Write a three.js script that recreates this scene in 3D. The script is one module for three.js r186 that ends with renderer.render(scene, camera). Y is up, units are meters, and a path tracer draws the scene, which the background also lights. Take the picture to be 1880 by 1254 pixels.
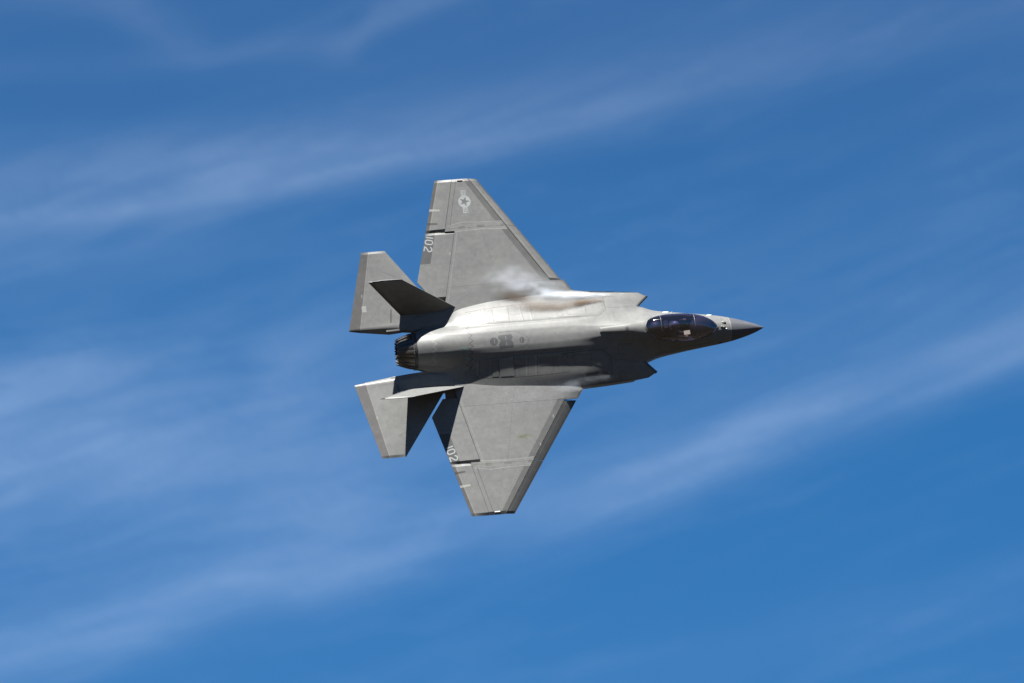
import * as THREE from 'three';
import { mergeGeometries } from 'three/addons/utils/BufferGeometryUtils.js';
import { TessellateModifier } from 'three/addons/modifiers/TessellateModifier.js';
import { MarchingCubes } from 'three/addons/objects/MarchingCubes.js';

// ------------------------------------------------------------------ camera, sky, sun, exposure
const scene = new THREE.Scene();
const renderer = new THREE.WebGLRenderer();
renderer.toneMapping = THREE.LinearToneMapping;
const EXPOSURE = 4.2;
renderer.toneMappingExposure = EXPOSURE;
renderer.shadowMap.enabled = true;

const LOOK_UP = 22 * Math.PI / 180;                 // the lens points 22 degrees above the horizon
const DIST = 130, FOCAL = 49.4 * DIST;              // metres to the aircraft; focal length in photo pixels (1880 x 1254)
const camera = new THREE.PerspectiveCamera(2 * Math.atan(627 / FOCAL) * 180 / Math.PI, 1880 / 1254, 0.5, 60000);
camera.position.set(0, 1.7, 0);
camera.rotation.set(LOOK_UP, 0, 0);
camera.updateMatrixWorld();
scene.add(camera);

// attitude of the aircraft: its axes (x nose, y top, z starboard) in the lens' axes, solved from symmetric pairs of points
const TURN = new THREE.Matrix4().set(
  0.9889128, 0.09854494, 0.11108722, 9.45350754,
  0.07469039, 0.31648225, -0.94565339, 0.61743867,
  -0.12834649, 0.94346589, 0.30561298, -0.88717709 - DIST,
  0, 0, 0, 1);
const JET = camera.matrixWorld.clone().multiply(TURN);

// sun: read from the fin shadows on the starboard wing
const SUN_LOCAL = new THREE.Vector3(-0.36, 1, -2.2).normalize();
const SUN_DIR = SUN_LOCAL.clone().transformDirection(JET);
const sun = new THREE.DirectionalLight(new THREE.Color().setRGB(1, 0.972, 0.93), 5);
const JET_MID = new THREE.Vector3(-9, 0, 0).applyMatrix4(JET);
sun.position.copy(JET_MID).addScaledVector(SUN_DIR, 60);
sun.target.position.copy(JET_MID);
sun.castShadow = true;
Object.assign(sun.shadow.camera, { left: -12, right: 12, top: 12, bottom: -12, near: 20, far: 120 });
sun.shadow.mapSize.set(4096, 4096);
scene.add(sun, sun.target);

// seeded helpers
function rng(seed) { let s = seed >>> 0; return () => { s = (s + 0x6D2B79F5) >>> 0; let t = s; t = Math.imul(t ^ (t >>> 15), t | 1); t ^= t + Math.imul(t ^ (t >>> 7), t | 61); return ((t ^ (t >>> 14)) >>> 0) / 4294967296; }; }
const clamp = (v, a = 0, b = 1) => Math.min(b, Math.max(a, v));
const smooth = (a, b, v) => { const t = clamp((v - a) / (b - a)); return t * t * (3 - 2 * t); };
const lerp = (a, b, t) => a + (b - a) * t;
const NT = new Float32Array(65536); { const r = rng(77); for (let i = 0; i < 65536; i++) NT[i] = r(); }
function vnoise(x, y) {
  const xi = Math.floor(x), yi = Math.floor(y), fx = x - xi, fy = y - yi;
  const u = fx * fx * (3 - 2 * fx), v = fy * fy * (3 - 2 * fy), a = xi & 255, b = (xi + 1) & 255, c = (yi & 255) << 8, d = ((yi + 1) & 255) << 8;
  const n0 = NT[a | c], n1 = NT[b | c], n2 = NT[a | d], n3 = NT[b | d];
  return n0 + (n1 - n0) * u + (n2 - n0) * v + (n0 - n1 - n2 + n3) * u * v;
}
function fbm(x, y, o) { let s = 0, a = 0.5, t = 0; for (let i = 0; i < o; i++) { s += a * vnoise(x, y); t += a; x = x * 2.03 + 17.3; y = y * 2.03 + 9.1; a *= 0.5; } return s / t; }
function pchip(xs, ys) {
  const n = xs.length, h = [], d = [], m = new Array(n);
  for (let i = 0; i < n - 1; i++) { h[i] = xs[i + 1] - xs[i]; d[i] = (ys[i + 1] - ys[i]) / h[i]; }
  m[0] = d[0]; m[n - 1] = d[n - 2];
  for (let i = 1; i < n - 1; i++) m[i] = d[i - 1] * d[i] <= 0 ? 0 : (h[i - 1] + h[i]) * 3 / ((2 * h[i] + h[i - 1]) / d[i - 1] + (h[i] + 2 * h[i - 1]) / d[i]);
  return x => {
    if (x <= xs[0]) return ys[0]; if (x >= xs[n - 1]) return ys[n - 1];
    let k = 0; while (x > xs[k + 1]) k++;
    const t = (x - xs[k]) / h[k], t2 = t * t, t3 = t2 * t;
    return ys[k] * (2 * t3 - 3 * t2 + 1) + h[k] * m[k] * (t3 - 2 * t2 + t) + ys[k + 1] * (3 * t2 - 2 * t3) + h[k] * m[k + 1] * (t3 - t2);
  };
}

// the sky: air and cirrus, one float texture for the whole dome. a, b are degrees of azimuth and elevation round (0, 22)
{
  const W = 4096, H = 2048, data = new Float32Array(W * H * 4);
  const PXD = FOCAL * Math.PI / 180;
  const band = (pts, up, down, strength, wob) => {
    const xs = pts.map(p => (p[0] - 940) / PXD), ys = pts.map(p => (627 - p[1]) / PXD), g = pts.map(p => p[2] ?? 1);
    const n = xs.length, sl0 = (ys[1] - ys[0]) / (xs[1] - xs[0]), sl1 = (ys[n - 1] - ys[n - 2]) / (xs[n - 1] - xs[n - 2]);
    const f = pchip(xs, ys), k = pchip(xs, g);
    return { at: a => a < xs[0] ? ys[0] + sl0 * (a - xs[0]) : a > xs[n - 1] ? ys[n - 1] + sl1 * (a - xs[n - 1]) : f(a), k, up: up / PXD, down: down / PXD, strength, wob: wob / PXD };
  };
  const bands = [
    band([[-300, 500], [0, 445, 1], [200, 407, 1], [380, 378, 1.1], [500, 343, .75], [700, 300, .75], [900, 262, .75], [1100, 214, .62], [1300, 170, .45], [1500, 128, .34], [1880, 70, .2]], 85, 30, .07, 14),
    band([[0, 437, 1], [200, 404, 1], [420, 366, 1], [560, 335, .5], [760, 290, .15]], 13, 10, .045, 6),
    band([[-200, 900, 1], [0, 860, 1], [300, 800, 1], [600, 760, .9], [900, 700, .5], [1200, 640, .25], [1600, 560, .1]], 200, 210, .042, 20),
    band([[-200, 530], [100, 515, 1], [320, 470, .9], [520, 440, .3], [800, 400, .0]], 30, 45, .045, 14),
    band([[-200, 330], [200, 325, .6], [480, 310, 1], [700, 275, .9], [900, 215, .6], [1200, 150, .25], [1600, 60, .1]], 45, 35, .03, 22),
    band([[430, 108, .2], [560, 92, .5], [640, 78, 1], [690, 42, 1], [760, 12, .8], [860, -30, .6], [1000, -80, .3]], 18, 22, .065, 4),
    band([[-100, 10, .4], [120, 12, .8], [240, 45, 1], [330, 90, .6], [420, 110, .1], [600, 118, 0]], 42, 26, .038, 10),
    band([[-200, 1300], [0, 1228, 1], [200, 1172, .9], [400, 1100, .95], [600, 1042, .95], [800, 985, .9], [1000, 935, .95], [1200, 880, .95], [1400, 800, 1], [1600, 730, .9], [1880, 650, .95]], 50, 42, .10, 9),
    band([[0, 1130, .2], [300, 1080, .7], [500, 1020, .4], [1000, 890, .3], [1300, 800, .3]], 60, 40, .03, 20),
    band([[-200, 780, 1], [0, 760, 1], [150, 735, 1], [320, 748, .6], [430, 760, .5], [520, 715, .8], [640, 660, .5], [1000, 600, .15]], 65, 95, .08, 26),
    band([[-200, 900], [100, 905, .8], [280, 885, .9], [420, 890, .6], [620, 850, .6], [760, 800, .4], [1000, 700, .15]], 55, 65, .06, 24),
    band([[300, 1010, .1], [560, 915, .9], [700, 880, .8], [900, 830, .3], [1200, 720, .25], [1600, 600, .1]], 40, 50, .045, 20),
    band([[1000, 720, .1], [1250, 690, .8], [1400, 648, 1], [1650, 596, .9], [1880, 562, .9], [2100, 530, .6]], 38, 46, .026, 12),
    band([[900, 600, 0], [1150, 520, .8], [1400, 450, .6], [1700, 340, .5]], 60, 60, .017, 20),
    band([[1000, 1254, .3], [1400, 1190, .8], [1700, 1130, 1], [1880, 1090, 1]], 40, 40, .016, 20),
  ];
  const air = [[0, .17, .33, .56], [6, .10, .27, .545], [12, .065, .23, .53], [16.5, .044, .20, .50], [22, .029, .166, .44], [27.5, .044, .150, .382], [40, .040, .125, .33], [60, .033, .105, .28], [90, .03, .095, .26]];
  const airF = [1, 2, 3].map(k => pchip(air.map(r => r[0]), air.map(r => r[k])));
  for (let j = 0; j < H; j++) {
    const el = (j + 0.5) / H * 180 - 90;
    const e = Math.max(el, 0), base = airF.map(f => f(e));
    for (let i = 0; i < W; i++) {
      const o = 4 * (j * W + i);
      let r = base[0], g = base[1], b = base[2];
      if (el > -1) {
        // azimuth from the looking direction (-z): u = atan2(z, x) / 2pi + 0.5
        const th = ((i + 0.5) / W - 0.5) * 2 * Math.PI;
        let az = th * 180 / Math.PI + 90; if (az > 180) az -= 360;
        const a = az * Math.cos(clamp(e, 0, 70) * Math.PI / 180), v = e - 22;
        const along = a * 0.96 + v * 0.28, across = -a * 0.28 + v * 0.96;
        const w1 = fbm(along * 0.22 + 5, across * 0.5 + 3, 4) - 0.5, w2 = fbm(along * 0.5 + 40, across * 1.6 + 11, 4) - 0.5;
        const streak = fbm(along * 0.35 + w1 * 2.2 + 9, across * 2.1 + w1 * 2 + 31, 5), fine = fbm(along * 0.8 + w2 * 1.8 + 2, across * 6.5 + w2 * 3 + w1 * 4 + 7, 4);
        let cl = 0;
        for (const q of bands) {
          const dv = v - q.at(a) - (w1 * 1.6 + w2 * 0.9) * q.wob;
          const s = dv > 0 ? q.up : q.down;
          const d = dv / s; if (d > 4 || d < -4) continue;
          cl += q.strength * q.k(a) * Math.exp(-d * d * 0.5) * (0.80 + 0.28 * smooth(0.2, 0.8, streak) + 0.32 * (smooth(0.25, 0.8, fine) - 0.4));
        }
        cl += 0.010 * smooth(0.35, 0.8, streak) * (0.3 + 1.2 * smooth(0.3, 0.75, fine));
        // thin cirrus: white veil over the blue
        r += cl * 0.93; g += cl * 1.0; b += cl * 1.03;
      }
      data[o] = r / EXPOSURE; data[o + 1] = g / EXPOSURE; data[o + 2] = b / EXPOSURE; data[o + 3] = 1;
    }
  }
  const sky = new THREE.DataTexture(data, W, H, THREE.RGBAFormat, THREE.FloatType);
  sky.mapping = THREE.EquirectangularReflectionMapping;
  sky.magFilter = THREE.LinearFilter; sky.minFilter = THREE.LinearFilter;
  sky.needsUpdate = true;
  scene.background = sky; scene.environment = sky;
}

// ------------------------------------------------------------------ unseen ground added below the frame, dark brown for warm bounce light
const mat = (o) => new THREE.MeshPhysicalMaterial(o);
const lin = (r, g = r, b = r) => new THREE.Color().setRGB(r, g, b);
{
  const ground = new THREE.Mesh(new THREE.CircleGeometry(20000, 96), mat({ color: lin(.021, .0175, .013), roughness: 1, specularIntensity: .2 }));
  ground.rotation.x = -Math.PI / 2; ground.name = 'ground'; ground.receiveShadow = true;
  ground.userData = { kind: 'structure', label: 'unseen ground sheet added far below the aircraft, dark brown for its bounce light', category: 'ground' };
  scene.add(ground);
}

// ------------------------------------------------------------------ paint: maps in the plan view of the aircraft
const TW = 2048, LX = 15.7, LZ = 13.2;
const planUV = (x, z) => [(x + LX) / LX, 1 - (z + LZ / 2) / LZ];
function mottle(g, amount, seed, sx, sy, ox = 0, oy = 0) {
  const w = g.canvas.width, h = g.canvas.height, im = g.getImageData(0, 0, w, h), d = im.data, R = rng(seed);
  for (let y = 0; y < h; y++) for (let x = 0; x < w; x++) {
    const X = (x + ox) * sx, Y = (y + oy) * sy;
    const n = (fbm(X * .7 + seed, Y * .7, 3) - .5) * .45 + (fbm(X * 3.2 + seed, Y * 3.2, 3) - .5) * .55 + (fbm(X * 9 + 3, Y * 9 + seed, 3) - .5) * .8 + (fbm(X * 0.8 + 50, Y * 9 + 8, 3) - .5) * .35 + (R() - .5) * .14;
    const k = 1 + amount * n, o = 4 * (y * w + x);
    d[o] *= k; d[o + 1] *= k; d[o + 2] *= k * (1 - .02 * n);
  }
  g.putImageData(im, 0, 0);
}
const planCanvas = document.createElement('canvas'); planCanvas.width = planCanvas.height = TW;
const wle = z => -7.07 - .670 * (z - 1.88), wte = z => -11.8 - .2646 * (6.55 - z);
const hingeLE = z => -7.9 - .634 * (z - 2.36), hingeFl = z => -11.88 + .2288 * (z - 1.75), hingeAi = z => -11.6 + .228 * (z - 4.55);
{
  const g = planCanvas.getContext('2d');
  g.fillStyle = 'rgb(133,134,132)'; g.fillRect(0, 0, TW, TW);
  g.setTransform(TW / LX, 0, 0, TW / LZ, TW, TW / 2);
  const poly = (pts, fill) => { g.fillStyle = fill; g.beginPath(); pts.forEach((p, i) => i ? g.lineTo(p[0], p[1]) : g.moveTo(p[0], p[1])); g.closePath(); g.fill(); };
  const line = (pts, w, col) => { g.strokeStyle = col; g.lineWidth = w; g.lineJoin = 'round'; g.beginPath(); pts.forEach((p, i) => i ? g.lineTo(p[0], p[1]) : g.moveTo(p[0], p[1])); g.stroke(); };
  for (const s of [-1, 1]) {
    const m = pts => pts.map(p => [p[0], s * p[1]]);
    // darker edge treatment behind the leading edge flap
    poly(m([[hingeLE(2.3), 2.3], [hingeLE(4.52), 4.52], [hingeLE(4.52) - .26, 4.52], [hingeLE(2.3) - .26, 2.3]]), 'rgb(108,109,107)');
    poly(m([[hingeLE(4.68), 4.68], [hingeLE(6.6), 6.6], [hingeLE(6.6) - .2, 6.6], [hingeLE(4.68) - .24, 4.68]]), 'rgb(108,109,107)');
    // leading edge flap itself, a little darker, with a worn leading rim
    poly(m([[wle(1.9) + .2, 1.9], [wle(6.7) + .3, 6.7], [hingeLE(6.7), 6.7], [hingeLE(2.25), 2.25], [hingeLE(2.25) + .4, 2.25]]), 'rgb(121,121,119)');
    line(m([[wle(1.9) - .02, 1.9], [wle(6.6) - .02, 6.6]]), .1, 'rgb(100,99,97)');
    line(m([[hingeLE(2.3) + .13, 2.3], [hingeLE(6.6) + .1, 6.6]]), .018, 'rgb(150,150,148)');
    // fold joint band
    poly(m([[hingeLE(4.5) - .02, 4.47], [hingeLE(4.75), 4.76], [-11.5, 4.72], [-11.3, 4.46]]), 'rgb(139,140,137)');
    line(m([[hingeLE(4.5), 4.46], [-10.2, 4.52], [-11.26, 4.47]]), .02, 'rgb(163,164,162)');
    line(m([[hingeLE(4.75), 4.78], [-10.3, 4.78], [-10.9, 4.83], [-11.5, 4.72]]), .02, 'rgb(163,164,162)');
    for (const [x, w] of [[-9.35, .16], [-10.1, .3], [-10.85, .24]]) poly(m([[x, 4.58], [x - w, 4.58], [x - w, 4.68], [x, 4.68]]), 'rgb(124,124,122)');
    // darker trailing rims of aileron, flap and tail
    line(m([[wte(4.5) + .05, 4.5], [wte(6.6) + .06, 6.6]]), .12, 'rgb(98,97,95)');
    line(m([[wte(6.6) + .15, 6.6], [wte(4.5) + .15, 4.5]]), .02, 'rgb(150,150,148)');
    poly(m([[-14.5, 4.1], [-15.0, 4.1], [-15.7, .9], [-15.12, .9], [-15.06, 1.25]]), 'rgb(106,105,104)');
    line(m([[-14.5, 4.1], [-15.06, 1.25], [-15.12, .9]]), .02, 'rgb(150,150,147)');
    // light and dark stains running forward from the aileron rim
    poly(m([[-12.15, 5.35], [-11.72, 5.33], [-11.72, 5.39], [-12.15, 5.45]]), 'rgba(190,188,180,.75)');
    poly(m([[-12.25, 4.82], [-11.85, 4.8], [-11.85, 4.86], [-12.25, 4.92]]), 'rgba(70,68,64,.6)');
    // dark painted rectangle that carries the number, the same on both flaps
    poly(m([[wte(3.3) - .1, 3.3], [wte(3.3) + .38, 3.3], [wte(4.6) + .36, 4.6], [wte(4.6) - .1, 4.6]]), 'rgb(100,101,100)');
    // rows of fasteners along the spars
    g.fillStyle = 'rgba(90,90,88,.5)';
    for (let z = 2.4; z < 6.4; z += .16) { g.fillRect(hingeLE(z) - .32, s * z, .025, .02); g.fillRect(lerp(hingeLE(z), z < 4.5 ? hingeFl(z) : hingeAi(z), .5), s * z, .02, .02); }
    line(m([[lerp(hingeLE(2), hingeFl(2), .5), 2], [lerp(hingeLE(4.5), hingeFl(4.5), .5), 4.5]]), .012, 'rgba(112,112,110,.7)');
    line(m([[hingeFl(1.6) + .1, 1.6], [hingeFl(4.46) + .1, 4.46]]), .03, 'rgb(146,147,145)');
    line(m([[hingeAi(4.7) + .16, 4.7], [hingeAi(6.5) + .16, 6.5]]), .03, 'rgb(112,112,110)');
    // shoulder seams and panel lines
    const seam = 'rgb(84,83,81)';
    line(m([[-7.6, 1.36], [-8.6, 1.4], [-9.5, 1.4], [-10.0, 1.38], [-10.6, 1.34], [-11.2, 1.28]]), .022, 'rgb(104,96,90)');
    for (const x of [-10.62, -10.48]) line(m([[x, 1.36], [x + .05, .66]]), .014, seam);
    line(m([[-10.2, 1.3], [-10.22, .72]]), .018, seam);
    line(m([[-9.6, 1.4], [-9.64, .66]]), .014, seam);
    line(m([[-10.16, 1.08], [-9.72, 1.08], [-9.72, .76], [-10.16, .76], [-10.16, 1.08]]), .014, seam);
    line(m([[-6.0, 1.5], [-5.98, .95], [-6.3, .66], [-7.9, .72]]), .03, 'rgb(104,104,102)');
    line(m([[-10.66, .7], [-10.0, .66], [-9.2, .64], [-8.2, .63], [-7.0, .62]]), .014, 'rgb(102,102,100)');
    for (const [x, a, b] of [[-10.9, .72, 1.2], [-9.1, .68, 1.36], [-8.75, .68, 1.36], [-8.15, .66, 1.3]]) line(m([[x, a], [x - .04, b]]), .016, 'rgb(100,100,98)');
    for (const [x, a, b] of [[-10.97, .72, 1.2], [-10.55, .68, 1.34], [-9.16, .68, 1.36], [-8.81, .68, 1.36], [-9.7, .68, 1.36]]) line(m([[x, a], [x - .04, b]]), .03, 'rgb(150,150,147)');
    for (let i = 0; i < 26; i++) { g.fillStyle = 'rgba(84,84,82,.55)'; g.fillRect(-7.1 - i * .15, s * (.72 + .003 * i), .022, .02); g.fillRect(-7.1 - i * .15, s * 1.3, .022, .02); }
    line(m([[-11.4, .8], [-11.2, .9], [-11.28, .98], [-11.12, 1.06], [-11.22, 1.14], [-11.0, 1.24]]), .02, seam);
    line(m([[-10.44, .9], [-10.24, .9]]), .016, seam); line(m([[-9.6, 1.0], [-9.15, 1.0]]), .014, seam);
    line(m([[-4.95, 1.1], [-5.5, 1.02], [-5.9, 1.04]]), .014, 'rgb(100,100,98)'); line(m([[-5.2, .5], [-5.7, .52], [-5.72, .9]]), .012, 'rgb(100,100,98)');
    line(m([[-13.95, 1.2], [-13.9, 1.72]]), .07, 'rgb(104,104,103)'); line(m([[-14.1, 3.2], [-13.6, 2.95]]), .02, 'rgb(112,112,110)');
    line(m([[-2.0, .5], [-2.6, .6], [-3.4, .68], [-4.2, .82]]), .014, 'rgb(112,112,110)'); line(m([[-1.62, .45], [-1.62, -.0]]), .012, 'rgb(120,120,117)');
    // hatch marks of the forward shoulder panel
    for (let i = 0; i < 5; i++) { const x = -7.72 + i * .36, z = .84 + .05 * i; g.strokeStyle = 'rgba(96,96,94,.75)'; g.lineWidth = .026; g.beginPath(); g.arc(x, s * z, .1, s > 0 ? Math.PI * .9 : -Math.PI * .1, s > 0 ? Math.PI * 2.1 : Math.PI * 1.1); g.stroke(); for (let k = 0; k < 3; k++) { g.fillStyle = 'rgba(96,96,94,.6)'; g.fillRect(x - .1 + k * .08, s * (z + .1 + .06 * k), .035, .035); } }
    for (let i = 0; i < 9; i++) { g.fillStyle = 'rgba(96,96,94,.55)'; g.fillRect(-6.12 - (i % 3) * .12, s * (1.0 + .055 * i), .05, .04); }
  }
  // toothed joints round the engine fairing
  const tooth = (x0, z0, z1, n, w, col) => { const pts = []; for (let i = 0; i <= n; i++) pts.push([x0 + (i % 2 ? .07 : -.07) - .1 * Math.abs(lerp(z0, z1, i / n)), lerp(z0, z1, i / n)]); line(pts, w, col); };
  tooth(-11.15, -.95, .95, 18, .022, 'rgb(100,100,98)');
  tooth(-12.5, -.7, .7, 14, .026, 'rgb(158,158,155)');
  line([[-11.5, .22], [-11.32, .32]], .04, 'rgb(120,170,155)'); line([[-11.42, .56], [-11.24, .64]], .04, 'rgb(110,165,150)');
  line([[-11.08, .18], [-10.72, .2], [-10.72, .26], [-11.05, .26]], .02, 'rgb(156,156,153)');
  // dark patches with light bars on the spine
  const blob = (x, z, rx, rz) => { g.fillStyle = 'rgb(102,103,104)'; g.beginPath(); g.ellipse(x, z, rx, rz, 0, 0, 7); g.fill(); };
  blob(-10.32, .1, .15, .16); blob(-9.28, .12, .09, .12);
  poly([[-10.12, -.12], [-9.66, -.14], [-9.6, -.02], [-9.68, .1], [-9.6, .2], [-9.62, .38], [-10.12, .38], [-10.14, .2], [-10.06, .1], [-10.16, -.02]], 'rgb(102,103,104)');
  for (const [x, z] of [[-10.3, .1], [-9.87, 0], [-9.86, .22], [-9.3, .12]]) { g.fillStyle = 'rgb(142,143,142)'; g.fillRect(x - .012, z - .075, .024, .15); }
  line([[-10.5, .34], [-10.38, .4], [-9.5, .44], [-9.1, .3], [-9.0, .1], [-9.2, -.1], [-9.55, -.26], [-10.1, -.24]], .018, 'rgb(112,112,110)');
  // radome joint, nose
  poly([[.1, -1], [-1.36, -1], [-1.3, 0], [-1.36, 1], [.1, 1]], 'rgb(101,103,109)');
  line([[-1.36, -1], [-1.3, 0], [-1.36, 1]], .025, 'rgb(160,160,156)');
  // spine behind the canopy
  line([[-4.72, 0], [-4.6, .25], [-4.3, .5]], .02, 'rgb(112,112,110)'); line([[-4.72, 0], [-4.6, -.25], [-4.3, -.5]], .02, 'rgb(112,112,110)');
  blob(-5.35, .05, .07, .09);
  // national marking on the port wing: light disc with dark star and two striped bars
  g.save(); g.translate(-10.76, -5.63); g.rotate(-.02);
  g.fillStyle = 'rgb(173,178,178)';
  g.beginPath(); g.arc(0, 0, .235, 0, 7); g.fill();
  for (const q of [-1, 1]) { g.fillStyle = 'rgb(173,178,178)'; g.fillRect(-.095, q > 0 ? .2 : -.45, .19, .25); g.fillStyle = 'rgb(124,125,124)'; for (const u of [-.062, -.005, .052]) g.fillRect(u, q > 0 ? .235 : -.43, .024, .195); }
  g.fillStyle = 'rgb(118,119,119)'; g.beginPath(); for (let i = 0; i < 10; i++) { const r = i % 2 ? .078 : .2, t = i * Math.PI / 5; g[i ? 'lineTo' : 'moveTo'](r * Math.cos(t), r * Math.sin(t)); } g.closePath(); g.fill();
  g.restore();
  // 102 on both flaps, reading towards starboard with the tops forward: strokes of even width
  const digits = (z, s) => {
    g.save(); g.translate(wte(Math.abs(z)) + .19, z); g.rotate(Math.PI / 2 + s * .24); g.scale(.0112, .0112);
    g.strokeStyle = 'rgb(174,179,180)'; g.lineWidth = 4.4; g.lineJoin = 'round';
    g.beginPath(); g.moveTo(-26, -12.5); g.lineTo(-26, 12.5); g.stroke();
    g.beginPath(); g.roundRect(-17, -12, 14, 24, 6); g.stroke();
    g.beginPath(); g.moveTo(7, -6); g.bezierCurveTo(7, -15, 22, -15, 22, -6); g.bezierCurveTo(22, 1, 8, 3, 8, 12); g.lineTo(23, 12); g.stroke();
    g.restore();
  };
  digits(-4.03, 1); digits(4.12, -1);
  // greenish scuff on the starboard wing, grime patches
  const R = rng(5);
  for (let i = 0; i < 60; i++) { g.fillStyle = `rgba(92,92,62,${.05 + .08 * R()})`; g.beginPath(); g.ellipse(-9.5 + (R() + R() - 1) * .32, 3.67 + (R() + R() - 1) * .12, .03 + .07 * R(), .015 + .03 * R(), .3, 0, 7); g.fill(); }
  for (let i = 0; i < 240; i++) { const s = R() < .5 ? -1 : 1, z = 1.6 + R() * 4.6, x = lerp(hingeLE(z), hingeFl(z), R()); g.fillStyle = `rgba(${R() < .5 ? '170,168,160' : '86,84,78'},${.04 + .07 * R()})`; g.beginPath(); g.ellipse(x, s * z, .02 + .14 * R() * R(), .01 + .03 * R(), R() * .6 - .3, 0, 7); g.fill(); }
  for (let i = 0; i < 150; i++) { const z = (R() * 2 - 1) * 1.4, x = -4.8 - R() * 8; g.fillStyle = `rgba(${R() < .5 ? '165,164,158' : '84,82,78'},${.04 + .08 * R()})`; g.beginPath(); g.ellipse(x, z, .05 + .22 * R() * R(), .01 + .03 * R(), 0, 0, 7); g.fill(); }
  // small white ticks and placards
  for (const [x, z] of [[-11.55, -3.7], [-8.75, -4.9], [-8.1, -3.55], [-7.85, -3.1], [-14.95, -2.4], [-14.85, 2.35], [-9.0, 3.95], [-8.4, 2.9]]) { g.fillStyle = 'rgba(176,178,176,.5)'; g.fillRect(x, z, .05, .12); }
  poly([[-14.97, -1.95], [-14.8, -1.95], [-14.8, -1.72], [-14.97, -1.72]], 'rgb(168,170,168)');
  g.setTransform(1, 0, 0, 1, 0, 0);
  mottle(g, .13, 11, LX / TW, LZ / TW);
}
const planMap = new THREE.CanvasTexture(planCanvas); planMap.colorSpace = THREE.SRGBColorSpace; planMap.anisotropy = 8;
const plainCanvas = document.createElement('canvas'); plainCanvas.width = plainCanvas.height = 512;
{ const g = plainCanvas.getContext('2d'); g.fillStyle = 'rgb(133,134,132)'; g.fillRect(0, 0, 512, 512); mottle(g, .13, 23, 4 / 512, 4 / 512); }
const plainMap = new THREE.CanvasTexture(plainCanvas); plainMap.colorSpace = THREE.SRGBColorSpace; plainMap.wrapS = plainMap.wrapT = THREE.RepeatWrapping; plainMap.repeat.set(.25, .25);
const PAINT = { metalness: .05, roughness: .42, specularIntensity: .34 };
const M = {
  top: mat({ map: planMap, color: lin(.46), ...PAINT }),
  plain: mat({ map: plainMap, color: lin(.46), ...PAINT }),
  edge: mat({ color: lin(.06, .06, .059), metalness: .3, roughness: .55 }),
  lip: mat({ color: lin(.085, .08, .072), metalness: .3, roughness: .55 }),
  dark: mat({ color: lin(.012), roughness: .7 }),
  nozzle: mat({ color: lin(.06, .054, .048), metalness: .75, roughness: .38 }),
  nozzleTip: mat({ color: lin(.12, .115, .1), metalness: .6, roughness: .5 }),
  shroud: mat({ color: lin(.03, .03, .032), metalness: .4, roughness: .5 }),
  panelA: mat({ map: plainMap, color: lin(.49), ...PAINT }),
  panelB: mat({ map: plainMap, color: lin(.41), ...PAINT }),
  light: mat({ color: lin(.4, .41, .4), roughness: .35 }),
  lens: mat({ color: lin(.5, .52, .55), roughness: .15, metalness: .2 }),
  glass: mat({ color: lin(.38, .35, .5), transmission: 1, thickness: 0, roughness: .03, ior: 1.9, metalness: .009 }),
  bow: mat({ color: lin(.09, .09, .095), roughness: .45, metalness: .3 }),
};

// ------------------------------------------------------------------ the aircraft
const jet = new THREE.Group(); jet.name = 'fighter_jet';
JET.decompose(jet.position, jet.quaternion, jet.scale);
jet.userData = { label: 'grey twin-tailed fighter jet banking in the open sky', category: 'aircraft' };
scene.add(jet);
function part(name, geo, material, parent = jet, label) {
  const m = new THREE.Mesh(geo, material); m.name = name; m.castShadow = m.receiveShadow = true;
  if (label) m.userData.label = label;
  parent.add(m); return m;
}
function geom(pos, idx, uv, nor) {
  const g = new THREE.BufferGeometry();
  g.setAttribute('position', new THREE.Float32BufferAttribute(pos, 3));
  g.setAttribute('uv', new THREE.Float32BufferAttribute(uv, 2));
  g.setIndex(idx);
  if (nor) g.setAttribute('normal', new THREE.Float32BufferAttribute(nor, 3)); else g.computeVertexNormals();
  return g;
}
function mirrored(g) {
  const c = g.clone(), p = c.attributes.position, n = c.attributes.normal, u = c.attributes.uv, ix = c.index.array;
  for (let i = 0; i < p.count; i++) { p.setZ(i, -p.getZ(i)); n.setZ(i, -n.getZ(i)); u.setY(i, 1 - u.getY(i)); }
  for (let i = 0; i < ix.length; i += 3) { const t = ix[i]; ix[i] = ix[i + 1]; ix[i + 1] = t; }
  return c;
}
function replanUV(g) { const p = g.attributes.position, u = g.attributes.uv; for (let i = 0; i < p.count; i++) u.setXY(i, ...planUV(p.getX(i), p.getZ(i))); return g; }

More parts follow.
